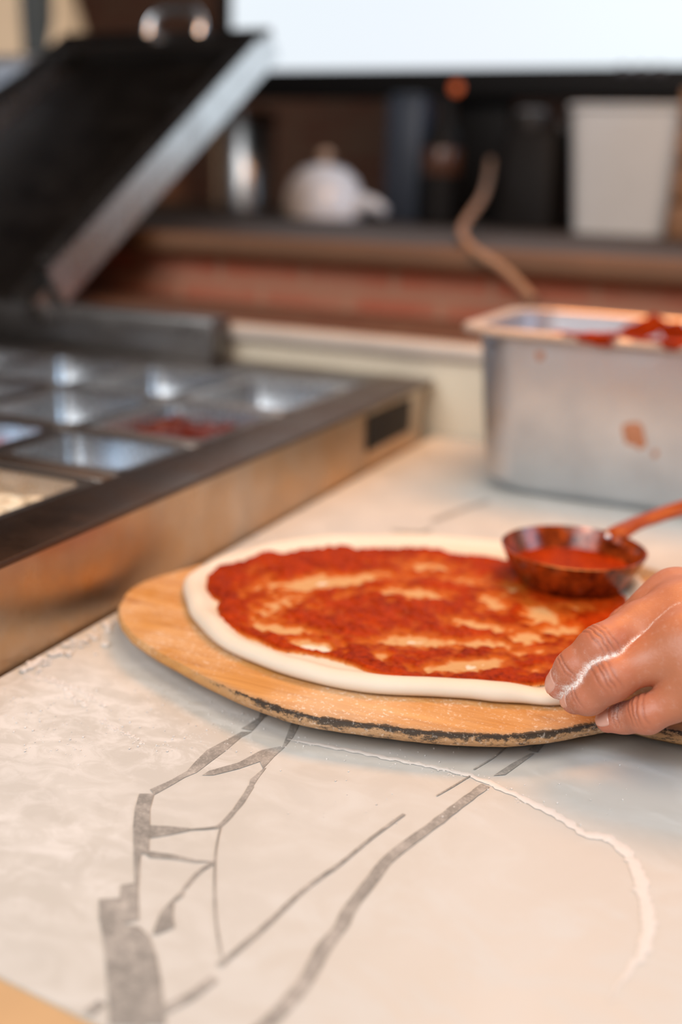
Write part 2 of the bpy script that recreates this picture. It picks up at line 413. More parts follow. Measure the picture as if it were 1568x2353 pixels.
strip(A([(640,905),(690,915),(800,930),(900,955),(985,963),(900,967),(780,950),(690,945)]))
strip(A([(615,915),(647,930),(638,1075),(620,1075)]))
strip(A([(555,1070),(635,1060),(640,1230),(550,1255),(465,1245),(455,1230),(455,1135),(550,1130)]))
strip(A([(460,1240),(560,1248),(640,1262),(690,1310),(720,1400),(740,1500),(755,1640),(762,1720),(500,1720),(500,1640),(490,1500),(480,1350)]))
strip(A([(700,1295),(740,1190),(790,1140),(850,1080),(845,1120),(800,1150),(795,1220),(805,1265),(720,1300)]))
band([(985,965),(910,1015),(850,1085)], .0009, A)
band([(1015,800),(990,940),(990,1200),(1020,1400)], .00035, A)
strip(B([(990,230),(930,290),(860,350),(905,362),(940,320),(1010,250)]))
strip(B([(870,366),(780,415),(700,468),(755,464),(850,395),(890,366)]))
band([(665,512),(540,605),(430,690),(230,840),(140,950),(40,1080),(0,1160),(-80,1260),(-170,1420),(-320,1590),(-480,1720)], (.0021, .0026), B)
band([(770,330),(700,385),(610,440)], .0004, B)
band([(600,465),(510,520),(440,560)], .0004, B)
band([(290,645),(140,755),(0,870),(-100,940),(-190,1010),(-370,1180),(-560,1340)], (.0007, .0012), B)
band([(985,1500),(880,1580),(750,1650),(620,1730)], .0017, A)
band([(470,1610),(440,1634),(400,1664)], .0017, A)
band([(900-784,-330),(970-784,-326),(990-784,-334)], .002, lambda L: [(784+x, 1550+y) for x, y in L])
band([(210,-352),(280,-378),(340,-398)], .0028, lambda L: [(784+x, 1550+y) for x, y in L])
obj('tabletop', bm, [TABLE, LINE], wt, smooth=30)
bm = NB(); box(bm, (WX0+.03, .33, Z0), (1.15, WY1-.02, -.0352), .004)
obj('cabinet_base', bm, STEEL_DK, wt)
bm = NB()
nn = Vector((d.y, -d.x, 0)) * .035
ed = [Vector(c0) , e1, e1 + nn, Vector(c0) + nn]
loft(bm, [[(p.x, p.y, -.035) for p in ed][::-1], [(p.x, p.y, -.001) for p in ed][::-1]])
obj('edge_board', bm, plain('edge_board_wood', (0.52, 0.34, 0.18), 0.5, var=0.15), wt)['label'] = 'tan wooden front edge'

# steel upstand behind the counter with a pale nosing
bm = NB(); box(bm, (-1.6, WY1+.003, -.2), (1.2, LY+.018, .078), .002)
struct('baseboard_back', bm, plain('upstand_paint', (0.62, 0.56, 0.44), 0.35, var=0.2, scale=12))
bm = NB(); box(bm, (-1.6, WY1-.006, .0782), (1.2, WY1+.022, .094), .004)
struct('trim_3', bm, plain('nosing', (0.50, 0.45, 0.40), 0.35, var=0.25, scale=14))
bm = NB(); box(bm, (-1.6, WY1+.0225, .0782), (1.2, LY+.0195, .096), .003)
struct('trim_4', bm, BRICK_SILL)

# ------------------------------------------------------------------ flour lying on the counter
def flour_ridges():
    bm = NB()
    def ridge(px, w, h, jit=0.3):
        P = spline([at(*q) for q in px], 10); rings = []
        for i, p in enumerate(P):
            t = (P[min(i+1, len(P)-1)] - P[max(i-1, 0)]).normalized(); n = Vector((-t.y, t.x, 0))
            e = min(1, i/6, (len(P)-1-i)/30) if len(P) > 8 else 1; e *= .45 + .4*min(1, max(0, i/len(P)-.2)*2.2)
            k = max(.08, e) * (1 + jit*mnoise.noise(p*420)*1.6); s = jit*w*mnoise.noise(p*300+Vector((9, 3, 0)))
            rings.append([p + n*(s + w*k*u) + Vector((0, 0, .0003 + h*k*v)) for u, v in ((-1, 0), (-.6, .55), (-.15, 1), (.3, .85), (.7, .4), (1, 0))])
        loft(bm, rings, False, False, closed=False)
    ridge([(660,1700),(790,1722),(900,1745),(1000,1764),(1090,1787),(1200,1835),(1290,1880),(1340,1915),(1400,1928),(1450,1972),(1476,2040),(1490,2120),(1482,2180),(1440,2240),(1400,2300)], .0030, .0005, .45)
    def drift(px, n, spread, rmax):
        P = spline([at(*q) for q in px], 10)
        for k in range(n):
            p = random.choice(P); r = random.uniform(.0002, rmax) * random.random()**.5
            blob(bm, (p.x + random.gauss(0, spread), p.y + random.gauss(0, spread*1.3), r*.35), r, 1, .5, (1.4, 1.4, .55), k)
    drift([(60,1552),(110,1562),(150,1585),(172,1608),(200,1622)], 260, .0011, .0008)
    drift([(120,1560),(170,1580),(205,1600),(240,1622)], 200, .0008, .0007)
    drift([(232,1655),(260,1672),(300,1692),(330,1708)], 150, .0008, .0006)
    drift([(0,1600),(60,1612),(120,1650),(150,1690),(200,1730)], 200, .006, .0004)
    drift([(345,1722),(430,1700),(500,1672),(560,1655)], 120, .003, .0003)
    drift([(660,1700),(900,1747),(1090,1789),(1200,1837)], 150, .0022, .0006)
    # clumps swept against the foot of the steel rail
    for i in range(150):
        t = random.random()**1.3; y = .395 + t*.26; x = WX0 + .004 + abs(random.gauss(0, .006))
        r = random.uniform(.0005, .0017) * (1.25 - .5*t)
        blob(bm, (x, y, r*.55), r, 1, .5, (1.3, 1.3, .8), i)
    for i in range(160):
        p = at(random.uniform(0, 640), random.uniform(1570, 1730)); r = random.uniform(.0002, .0006)
        blob(bm, (p.x, p.y, r*.6), r, 1, .4, (1, 1, .8), i)
    for i in range(60):
        p = at(random.uniform(640, 1500), random.uniform(1710, 1900)); r = random.uniform(.0002, .0005)
        blob(bm, (p.x, p.y, r*.6), r, 1, .4, (1, 1, .8), i)
    return tag(obj('flour_dusting', bm, FLOURM), 'white flour ridges and crumbs scattered on the pale worktop', 'flour', kind='stuff')
flour_ridges()

# ------------------------------------------------------------------ prep counter on the left
RX, RZ = -0.354, 0.0585
RI = -0.402                                   # inner edge of the front rail
UX = -1.45; UY0, UY1 = -0.3, 1.03; WE = 0.945  # left end, near end, far end, far edge of the well
pc = thing('prep_counter', 'stainless steel topping counter on the left with pan well and raised lids', 'prep counter', (-0.9, 0.4, Z0))
bm = NB(); box(bm, (RX-.002, UY0, -.02), (RX, UY1-.03, RZ-.004)); box(bm, (RX-.0025, UY0, -.0205), (RX-.010, UY1-.03, RZ-.004))
obj('rail_face', bm, STEEL_RAIL, pc)
bm = NB(); box(bm, (RI, UY0, RZ-.004), (RX+.0015, UY1-.001, RZ), .0012)
box(bm, (RI, UY0, RZ-.022), (RI+.0015, WE, RZ-.0041))
obj('front_rail', bm, RAIL_TOP, pc)
bm = NB(); box(bm, (UX, WE, RZ-.006), (RI-.0003, UY1-.001, RZ), .001); box(bm, (UX, WE, -.1), (RX-.012, WE+.002, RZ-.0062))
obj('rear_deck', bm, STEEL_DK, pc)
bm = NB(); box(bm, (UX, .985, RZ+.0002), (-.585, UY1-.002, .103), .003)
obj('riser', bm, STEEL_DK, pc)
bm = NB(); box(bm, (RX+.0002, .86, .018), (RX+.0016, .965, .050), .0005)
obj('rail_dark_plate', bm, DARK, pc)  # thin dark plate on the rail face near its far end
bm = NB(); box(bm, (UX, UY0, Z0), (RX-.012, UY1-.04, -.13), .004)
obj('cabinet', bm, STEEL_DK, pc)
bm = NB(); box(bm, (UX, UY0, -.1299), (UX+.02, UY1-.04, RZ), .002); box(bm, (UX+.02, UY0, -.1299), (RX-.012, UY0+.02, RZ-.0042), .002)
obj('end_panel', bm, STEEL_DK, pc)
def bar(y0, y1, z1=RZ-.001):
    bm = NB(); box(bm, (UX+.02, y0, z1-.012), (RI-.0005, y1, z1), .002)
    obj('divider_bar', bm, STEEL_BAR, pc)
for y0, y1 in ((.548, .568), (.6585, .6695), (.797, .807)): bar(y0, y1)
def xbar(x0, x1, y0=.5685, y1=WE-.0005):
    bm = NB(); box(bm, (x0, y0, RZ-.0165), (x1, y1, RZ-.0135), .0008)
    obj('cross_bar', bm, STEEL, pc)
# raised lids: shallow trays leaning back from the riser
def lid(x1, width, pitch, length, ph, first):
    dirv = Vector((0, math.cos(pitch), math.sin(pitch))); nv = Vector((0, -math.sin(pitch), math.cos(pitch)))
    o = Vector((x1, ph[1], ph[2])); ex = Vector((-1, 0, 0))
    def P(u, v, w): return o + ex*u + dirv*v + nv*w
    def slab(bm, u0, u1, v0, v1, w0, w1, lean=0.0):
        vs = box(bm, (0, 0, 0), (1, 1, 1))
        for v in vs:
            w = w0 + (w1-w0)*v.co.z; v.co = P(u0 + (u1-u0)*v.co.x + lean*w, v0 + (v1-v0)*v.co.y, w)
    bm = NB(); slab(bm, 0, width, 0, length, -.003, 0)
    lo = obj('lid', bm, STEEL_DK if first else LID_LIT, pc)
    if not first: lo['label'] = 'pale bluish steel lid at the left edge'
    else: lo['label'] = 'dark raised steel lid with bright right edge'
    bm = NB()
    slab(bm, -.0004, .003, 0, length, -.003, .040, .14); slab(bm, .0090, .030, .02, length-.0352, .036, .040)
    obj('lid_side_flange', bm, STEEL_PAN, lo)
    bm = NB(); slab(bm, width-.003, width+.0004, 0, length, -.003, .040); slab(bm, width-.030, width-.0031, .02, length-.0352, .036, .040)
    obj('lid_side_flange', bm, STEEL_PAN, lo)
    bm = NB(); slab(bm, .0032, width-.0032, length-.003, length, .0002, .040); slab(bm, .0032, width-.0032, length-.035, length-.0032, .036, .040)
    obj('lid_front_flange', bm, STEEL_DK if first else LID_LIT, lo)
    bm = NB(); slab(bm, .02, .055, -.015, .03, .0005, .016); slab(bm, .012, .028, -.03, .01, -.012, .02)
    obj('hinge', bm, STEEL, lo)
    bm = NB()
    hc = width*(.45 if first else .7); H0 = P(hc, length-.004, .0405); pts = [H0 + Vector((a, .3*b, b)) for a, b in ((-.044, -.006), (-.043, .012), (-.030, .027), (0, .031), (.030, .027), (.043, .012), (.044, -.006))]
    tube(bm, spline(pts, 6), .0075, 14)
    obj('lid_handle', bm, STEEL_PAN, lo)
    return lo
HP = (-0.786, 1.004, 0.107)
lid(-0.786, 0.365, math.atan2(.315, .515), .60, HP, True)
lid(-1.166, 0.40, math.radians(26.5), .60, (0, .985, .122), False)

# pans dropped into the well
def make_pan(x0, x1, y0, y1, depth, label):
    zc = RZ - .0125; cx, cy = (x0+x1)/2, (y0+y1)/2
    t = thing('topping_pan', label, 'steel pan', (cx, cy, zc-depth), 'small steel pans in the topping well')
    def rr(hx, hy, r, z, n=5):
        out = []
        for sx, sy, a in ((1, 1, 0), (-1, 1, PI/2), (-1, -1, PI), (1, -1, 3*PI/2)):
            for k in range(n+1):
                th = a + PI/2*k/n; out.append((cx + sx*(hx-r) + r*math.cos(th), cy + sy*(hy-r) + r*math.sin(th), z))
        return out
    hx, hy = (x1-x0)/2, (y1-y0)/2
    bm = NB()
    rings = [rr(hx-.008, hy-.008, .010, zc+.010), rr(hx-.0085, hy-.0085, .010, zc+.006), rr(hx-.014, hy-.014, .010, zc-depth+.010), rr(hx-.020, hy-.020, .010, zc-depth+.001)]
    loft(bm, rings, False, True)
    rings = [rr(hx-.007, hy-.007, .011, zc+.008), rr(hx-.013, hy-.013, .011, zc-depth+.010), rr(hx-.019, hy-.019, .011, zc-depth)]
    loft(bm, rings, False, True)
    bmesh.ops.recalc_face_normals(bm, faces=bm.faces)
    obj('pan_body', bm, STEEL_PAN, t)
    bm = NB(); loft(bm, [rr(hx-.0082, hy-.0082, .010, zc+.0102), rr(hx, hy, .012, zc+.0112), rr(hx, hy, .012, zc+.0085), rr(hx-.007, hy-.007, .011, zc+.008)], False, False)
    obj('pan_rim', bm, STEEL, t)
    return t
colx = [(-.515, -.404), (-.631, -.520), (-.747, -.636), (-.863, -.752)]
rowy = [(.5695, .6575), (.6705, .796), (.808, .944)]
names = {(0, 0): 'empty steel pan between the pale cheese and the dark red topping', (0, 1): 'steel pan of chopped dark red topping against the front rail',
         (0, 2): 'small steel pan at far end of front rail, in the corner of the well', (1, 0): 'steel pan of red tomato and onion pieces behind the near bar',
         (1, 1): 'empty steel pan left of the dark red topping', (1, 2): 'empty far steel pan with bright glint, next to the rear deck',
         (2, 1): 'bluish empty steel pan at the left edge of the photo', (2, 2): 'bluish empty steel pan in the far row, second from the left',
         (3, 2): 'steel pan farthest left in the far row below the raised lid'}
for i, (a, b) in enumerate(colx):
    for j, (c, d2) in enumerate(rowy):
        if (i, j) in names: make_pan(a, b, c, d2, .055, names[(i, j)])
make_pan(-.60, -.404, .30, .5465, .05, 'large steel pan of pale grated cheese nearest the camera')
# toppings
def heap(name, x0, x1, y0, y1, z, n, mat, rs, label, cat, sc=(1.2, 1, .7)):
    bm = NB()
    for i in range(n):
        r = random.uniform(*rs); blob(bm, (random.uniform(x0, x1), random.uniform(y0, y1), z + random.uniform(-.004, .006)), r, 1, .35, sc, i)
    vs = box(bm, (x0, y0, z-.03), (x1, y1, z-.001), .004)
    return tag(obj(name, bm, mat), label, cat, kind='stuff')
heap('chopped_topping', -.498, -.422, .689, .778, .041, 190, plain('dark_red_topping', (0.10, 0.016, 0.009), 0.35, var=0.5, scale=90), (.004, .008), 'chopped dark red topping heaped in a steel pan by the rail', 'topping')
heap('grated_cheese', -.58, -.424, .325, .530, .042, 420, CHEESE, (.003, .007), 'pale grated cheese in the steel pan nearest the camera', 'cheese', (2, .6, .5))
heap('chopped_onion', -.608, -.546, .594, .632, .018, 60, ONION, (.004, .007), 'pale pink chopped onion under red tomato pieces', 'onion')
for k, (x, y, r) in enumerate([(-.549, .608, .0105), (-.549, .630, .0105), (-.571, .629, .011), (-.572, .606, .011), (-.594, .628, .0105)]):
    bm = NB(); blob(bm, (x, y, .034), r, 3, .12, (1.1, 1, .85), k+3)
    tag(obj('tomato_piece', bm, TOMATO, loc=(x, y, .012)), 'glossy red tomato piece in steel pan by the well bar', 'tomato', 'tomato pieces in the pan')

# ------------------------------------------------------------------ sauce pan (deep steel container) at the right
def sauce_box():
    fx0, fx1, fy0, fy1, h = -.272, .075, .832, 1.022, .138
    t = thing('sauce_container', 'deep rectangular steel container of tomato sauce, smeared at the rim', 'steel container', ((fx0+fx1)/2, (fy0+fy1)/2, 0))
    cx, cy = (fx0+fx1)/2, (fy0+fy1)/2
    def rr(hx, hy, r, z, n=6):
        out = []
        for sx, sy, a in ((1, 1, 0), (-1, 1, PI/2), (-1, -1, PI), (1, -1, 3*PI/2)):
            for k in range(n+1):
                th = a + PI/2*k/n; out.append((cx + sx*(hx-r) + r*math.cos(th), cy + sy*(hy-r) + r*math.sin(th), z))
        return out
    HX, HY = (fx1-fx0)/2, (fy1-fy0)/2
    bx, by = HX-.012, HY-.010
    bm = NB()
    loft(bm, [rr(bx-.026, by-.024, .03, 0.0005), rr(bx-.019, by-.018, .03, .0035), rr(bx-.010, by-.009, .033, .013), rr(bx, by, .034, h-.008), rr(bx, by, .034, h-.003)], True, False)
    loft(bm, [rr(bx-.001, by-.001, .033, h-.002), rr(bx-.001, by-.001, .033, h-.008), rr(bx-.012, by-.011, .03, .014), rr(bx-.027, by-.025, .03, .006)], False, True)
    bmesh.ops.recalc_face_normals(bm, faces=bm.faces)
    obj('container_body', bm, STEEL_BOX, t)
    bm = NB()
    loft(bm, [rr(bx-.001, by-.001, .033, h-.0018), rr(bx+.001, by+.001, .034, h), rr(HX-.002, HY-.002, .030, h), rr(HX, HY, .031, h-.002), rr(HX, HY, .031, h-.0055), rr(HX-.0015, HY-.0015, .030, h-.006)], False, False)
    obj('container_rim', bm, plain('rim_steel', (0.66, 0.52, 0.42), 0.4, 0.6, var=0.1), t)
    bm = NB(); loft(bm, [rr(bx-.020, by-.018, .03, .010), rr(bx-.012, by-.011, .03, .054), rr(bx-.016, by-.015, .03, .056)])
    obj('sauce', bm, SAUCE2, t)
    # sauce smears on rim and faces
    bm = NB()
    for i, (x, y, r, s) in enumerate([(1330, 768, .008, 1.6), (1375, 772, .011, 1.3), (1420, 766, .006, 2), (1290, 762, .005, 1.6), (1470, 786, .005, 2), (1535, 785, .009, 1.4), (1552, 790, .009, 1.4)]):
        p = at(x, y, h+.001); p.y = min(max(p.y, fy0+.004), fy1)
        blob(bm, (p.x, p.y, h+.0005), r, 2, .6, (s, .7, .22), i)
    for i, (x, y, r) in enumerate([(1375, 782, .007), (1345, 780, .004), (1545, 795, .005)]):
        p = atY(x, y, fy0-.0005); blob(bm, (p.x, fy0-.0004, p.z), r, 2, .5, (1.6, .2, .6), i+9)
    obj('rim_smear', bm, SAUCE2, t)
    bm = NB()
    for i, (x, y, r, s, sz) in enumerate([(1450, 1000, .0085, .9, 1.0), (1466, 1022, .0065, .8, .9), (1440, 990, .005, 1, .8), (1236, 818, .0042, .8, 1), (1500, 1050, .002, 1, 1.5)]):
        p = atY(x, y, .835)
        k = p.z / h; yy = fy0 + .010 + .009*(1-k) - .0004
        bm = NB(); blob(bm, (p.x, yy, p.z), r, 2, .5, (s, .07, sz), i+20)
        obj('sauce_spot', bm, DRIED, t)
    bm = NB()
    for i in range(26):
        x = random.uniform(fx0+.10, fx1-.03); z = random.uniform(h-.034, h-.005); k = z/h
        blob(bm, (x, fy1-.0115-.0095*(1-k), z), random.uniform(.006, .016), 2, .6, (1.1, .08, .6), i+40)
    obj('inner_smear', bm, SAUCE2, t)
sauce_box()

# ------------------------------------------------------------------ wooden peel
PZ = 0.016
peel_px = [(270,1402),(279,1374),(300,1350),(342,1329),(405,1310),(490,1287),(590,1262),(710,1247),(850,1241),(1000,1243),(1150,1252),(1300,1268),(1420,1286),(1510,1308),
           (1590,1345),(1650,1395),(1720,1440),(1840,1500),(2050,1590),(2330,1720),(2260,1850),(1980,1780),(1760,1722),(1650,1698),(1570,1684),(1490,1668),(1430,1655),
           (1370,1664),(1262,1683),(1150,1691),(1000,1684),(860,1668),(710,1646),(600,1614),(490,1566),(382,1509),(325,1474),(285,1438)]
def peel():
    out = spline([at(x, y, PZ) for x, y in peel_px], 6, closed=True)
    out = [Vector((p.x, p.y, 0)) for p in out]
    n = len(out); area2 = sum(out[i].x*out[(i+1) % n].y - out[(i+1) % n].x*out[i].y for i in range(n))
    if area2 < 0: out.reverse()
    nr = []
    for i in range(n):
        t = (out[(i+2) % n] - out[(i-2) % n]).normalized(); nr.append(Vector((t.y, -t.x, 0)))
    out = [p + q*(.0005*mnoise.noise(p*260)) for p, q in zip(out, nr)]
    c = at(880, 1440, PZ); c = Vector((c.x, c.y, 0))
    def ring(off, z): return [(p.x - q.x*off, p.y - q.y*off, z) for p, q in zip(out, nr)]
    bm = NB(); sl = bm.verts.layers.float.new('scorch')
    R = loft(bm, [ring(.020, 0.0), ring(.004, .0085), ring(.0006, PZ-.0055), ring(-.0002, PZ-.003), ring(.0012, PZ-.0004), ring(.0035, PZ), ring(.007, PZ), ring(.012, PZ)], True, True)
    w = [0, .35, .58, .62, 1.0, .42, .10, 0]
    for ri, r_ in enumerate(R):
        for v in r_:
            front = max(0.0, min(1.0, (v.co.x - (-.275)) / .07)) * (1.0 if v.co.y < .55 else 0.25)
            v[sl] = w[ri] * (.10 + .90*front)
    bmesh.ops.triangulate(bm, faces=[f for f in bm.faces if len(f.verts) > 4])
    return tag(obj('pizza_peel', bm, PEEL, smooth=50, loc=(c.x, c.y, 0)), 'round wooden pizza peel with scorched front edge lying on worktop under dough', 'pizza peel')
peel()

# ------------------------------------------------------------------ dough base with its sauce
DZ = PZ + .0002
dough_px = [(420,1345),(428,1385),(443,1418),(500,1475),(600,1522),(700,1555),(840,1583),(1000,1592),(1080,1597),(1140,1604),(1205,1607),(1275,1611),(1340,1600),(1430,1545),(1490,1455),(1500,1395),
            (1485,1348),(1430,1304),(1300,1270),(1150,1251),(1000,1238),(850,1236),(700,1244),(580,1263),(490,1294),(437,1322)]
dough_outline = spline([at(x, y, PZ+.004) for x, y in dough_px], 8, closed=True)
dough_outline = [Vector((p.x, p.y, 0)) for p in dough_outline]
n_ = len(dough_outline)
if sum(dough_outline[i].x*dough_outline[(i+1) % n_].y - dough_outline[(i+1) % n_].x*dough_outline[i].y for i in range(n_)) < 0: dough_outline.reverse()
DC = Vector((sum(p.x for p in dough_outline)/n_, sum(p.y for p in dough_outline)/n_, 0))
BASE_H = .0042
pz_root = thing('pizza', 'raw pizza dough round spread with tomato sauce on the wooden peel', 'pizza', (DC.x, DC.y, DZ))
pinch = at(1245, 1598, PZ)
bulge = at(1120, 1582, PZ)
def dough():
    nr = []
    for i in range(n_):
        t = (dough_outline[(i+2) % n_] - dough_outline[(i-2) % n_]).normalized(); nr.append(Vector((t.y, -t.x, 0)))
    prof = [(.0045, 0), (.0012, .0008), (0, .0034), (.0012, .0062), (.0042, .0082), (.0080, .0080), (.0112, .0062), (.0140, .0048), (.018, BASE_H)]
    rings = []
    for ins, hh in prof:
        ring = []
        for p, q in zip(dough_outline, nr):
            k = 1 + .18*mnoise.noise(p*38)
            k *= 1 - .66*math.exp(-((p-Vector((pinch.x, pinch.y, 0))).length/.0105)**2) + .42*math.exp(-((p-Vector((bulge.x, bulge.y, 0))).length/.013)**2)
            hz = hh*k if hh > BASE_H else hh*min(1, k)
            ring.append((p.x - q.x*ins*(.6+.4*k), p.y - q.y*ins*(.6+.4*k), DZ + hz))
        rings.append(ring)
    for s in (.7, .5, .3, .12):
        rings.append([(DC.x + (x-DC.x)*s, DC.y + (y-DC.y)*s, DZ + BASE_H + .0005*mnoise.noise(Vector((x, y, s))*60)) for x, y, z in rings[len(prof)-1]])
    bm = NB(); R = loft(bm, rings, True, True)
    o = obj('dough', bm, DOUGH, pz_root, smooth=80)
    s = o.modifiers.new('sub', 'SUBSURF'); s.levels = 1; s.render_levels = 2
    return o
dough()
sauce_px = [(472,1345),(478,1320),(505,1298),(545,1292),(585,1275),(610,1265),(650,1270),(700,1262),(745,1258),(785,1253),(830,1260),(880,1258),(940,1259),(1000,1259),(1040,1270),(1080,1275),(1150,1284),
            (1200,1300),(1330,1325),(1400,1345),(1440,1372),(1447,1395),(1440,1430),(1400,1480),(1340,1530),(1290,1555),(1235,1572),(1170,1570),(1100,1566),(1000,1562),(920,1556),(860,1545),(800,1522),
            (740,1505),(690,1497),(640,1492),(590,1468),(545,1450),(510,1425),(498,1400),(500,1380),(480,1365)]
holes = [(735,1340,150,17,-.10,1.1),(640,1390,60,30,-.5,.9),(960,1363,105,12,.06,1.0),(725,1487,62,16,.15,1.35),(985,1302,75,22,0,.75),(1075,1335,70,20,.1,.7),(1135,1385,45,26,.2,.9),(960,1474,120,15,.05,1.1),
         (875,1508,28,13,0,.9),(1110,1440,85,11,.15,.9),(1215,1468,50,14,.1,.8),(1110,1480,70,13,.05,.9),(1090,1531,110,15,-.05,1.1),(1230,1500,60,12,-.1,.8),(650,1448,90,12,.12,.9),(1250,1415,60,22,.2,.9),
         (1290,1450,60,14,0,.8),(900,1330,60,10,0,.5),(790,1370,40,12,-.2,.5),(600,1345,40,14,-.6,.6),(1180,1350,40,14,.3,.6),(1330,1400,60,14,.1,.5),(1240,1540,50,9,-.05,.6)]
def sauce():
    outl = [Vector((p.x, p.y)) for p in spline([at(x, y, DZ+.006) for x, y in sauce_px], 5, closed=True)]
    ox = np.array([p.x for p in outl]); oy = np.array([p.y for p in outl])
    st = .00085
    xs = np.arange(ox.min()-.004, ox.max()+.004, st); ys = np.arange(oy.min()-.004, oy.max()+.004, st)
    X, Y = np.meshgrid(xs, ys, indexing='ij')
    # signed distance to the outline
    D = np.full(X.shape, 9.0); inside = np.zeros(X.shape, bool); m = len(ox)
    for i in range(m):
        x0, y0, x1, y1 = ox[i], oy[i], ox[(i+1) % m], oy[(i+1) % m]
        ex, ey = x1-x0, y1-y0; L2 = ex*ex+ey*ey+1e-12
        t = np.clip(((X-x0)*ex + (Y-y0)*ey)/L2, 0, 1); D = np.minimum(D, np.hypot(X-x0-t*ex, Y-y0-t*ey))
        cond = ((y0 > Y) != (y1 > Y)) & (X < (x1-x0)*(Y-y0)/((y1-y0) if abs(y1-y0) > 1e-12 else 1e-12) + x0)
        inside ^= cond
    D = np.where(inside, D, -D)
    # px position of each point, for the bare patches the ladle left
    Z = DZ + .005
    qx = X; qy = Y; qz = Z - EYE
    dep = qx*FWD.x + qy*FWD.y + qz*FWD.z
    U = CX + FPX*(qx*RGT.x + qy*RGT.y + qz*RGT.z)/dep; V = CY - FPX*(qx*UPV.x + qy*UPV.y + qz*UPV.z)/dep
    cov = np.zeros(X.shape)
    nx, ny = X.shape; N1 = np.zeros(X.shape); N2 = np.zeros(X.shape); N3 = np.zeros(X.shape); N4 = np.zeros(X.shape)
    c = at(930, 1410, DZ)
    for i in range(nx):
        for j in range(ny):
            if D[i, j] < -.004: continue
            x, y = xs[i], ys[j]; dx, dy = x-c.x, y-c.y; r = math.hypot(dx, dy); a = math.atan2(dy, dx)
            N1[i, j] = mnoise.noise(Vector((r*75 + a*.8, math.cos(a)*1.6, math.sin(a)*1.6)))
            N2[i, j] = mnoise.fractal(Vector((x*170, y*170, 3)), 1.0, 2.0, 3)
            N3[i, j] = mnoise.noise(Vector((x*520, y*520, 7)))
            N4[i, j] = mnoise.noise(Vector((x*1050, y*1050, 17)))
    for hx, hy, ra, rb, th, s in holes:
        wob = 1 + .35*N2
        du, dv = U-hx, V-hy; u = du*math.cos(th)+dv*math.sin(th); v = -du*math.sin(th)+dv*math.cos(th)
        cov = np.maximum(cov, s*np.exp(-((u/ra)**2 + (v/rb)**2)*wob))
    th = 1.0 + .48*N1 + .36*N2 - 1.15*cov
    th = th + np.clip(1 - D/.016, 0, 1)*.25*(D > 0)            # thicker band round the outside
    th = np.where(cov < 1.08 + .12*N2, np.maximum(th, .05), th)    # a stained film stays everywhere but in the barest patches
    edge = D + .0012*N2 + .0006*N3
    th = np.minimum(th, edge/.0016)
    height = np.clip(th, 0, 1.3)*.0021 + (.0005*N2 + .00042*N3 + .00026*N4)*np.clip(th*2, 0, 1)
    mask = th > .02
    bm = NB(); tl = bm.verts.layers.float.new('thick'); idx = {}
    sub = lambda i, j: DZ + BASE_H + .0003
    for i in range(nx):
        for j in range(ny):
            if mask[i, j] or mask[max(i-1, 0), j] or mask[min(i+1, nx-1), j] or mask[i, max(j-1, 0)] or mask[i, min(j+1, ny-1)]:
                z = sub(i, j) + (max(.0001, height[i, j]) if mask[i, j] else -.0008)
                v = bm.verts.new((X[i, j], Y[i, j], z)); v[tl] = float(np.clip(th[i, j]*.62, 0, 1)); idx[(i, j)] = v
    for i in range(nx-1):
        for j in range(ny-1):
            q = [idx.get(k) for k in ((i, j), (i+1, j), (i+1, j+1), (i, j+1))]
            if all(q): bm.faces.new(q)
    loose = [v for v in bm.verts if not v.link_faces]; bmesh.ops.delete(bm, geom=loose, context='VERTS')
    obj('tomato_sauce', bm, SAUCE, pz_root, smooth=180)
sauce()

# ------------------------------------------------------------------ ladle resting on the sauce
def ladle():
    base = DZ + BASE_H + .0025; h = .021
    c = at(1319, 1256, base + h); R = (at(1481, 1262, base+h) - at(1157, 1262, base+h)).length/2
    t = thing('sauce_ladle', 'shallow round steel ladle coated in tomato sauce, resting on the pizza', 'ladle', (c.x, c.y, base))
    b = R*.77
    bm = NB()
    lathe(bm, (c.x, c.y, base), [(b*.5, .0), (b*.93, .0003), (b, .002), (b+(R-b)*.5, h*.5), (R-.0003, h-.001), (R, h), (R-.0011, h+.0004), (R-.0018, h-.001), (b+(R-b)*.5-.002, h*.5), (b-.002, .0036), (b*.9, .0022), (b*.5, .0018)], 72)
    obj('bowl', bm, LADLE, t, smooth=50)
    bm = NB(); lathe(bm, (c.x, c.y, base), [(b*.5, .0019), (b*.93, .0034), (b+(R-b)*.36-.0016, .0092), (b+(R-b)*.3-.0030, .0096), (b*.6, .0090), (b*.2, .0087)], 48)
    for v in bm.verts: v.co.z += .0006*mnoise.noise(v.co*300)
    obj('ladled_sauce', bm, SAUCE2, t)
    att = at(1458, 1212, base + h); e1_ = at(1495, 1192, base+h+.004); e2 = at(1568, 1168, base+h+.010); e3 = at(1760, 1120, base+h+.03); e4 = at(2000, 1075, base+h+.05)
    dv = Vector((att.x - c.x, att.y - c.y, 0)).normalized()
    rim = Vector((c.x, c.y, base+h-.002)) + dv*(R-.0012)
    P = spline([rim - Vector((0, 0, .004)), rim + dv*.004 + Vector((0, 0, .0012)), att + Vector((0, 0, .002)), e1_, e2, e3, e4], 8)
    bm = NB(); tube(bm, P, [.0075 - .0022*min(1, k/14) + .0016*max(0, (k-24)/24) for k in range(len(P))], 16, squash=(1.25, .62))
    obj('handle', bm, HANDLE, t)
    att = rim + dv*.003 + Vector((0, 0, .004))
    bm = NB(); blob(bm, (att.x-.004, att.y-.008, base+h-.001), .0026, 2, .05)
    obj('rivet', bm, STEEL_PAN, t)
ladle()

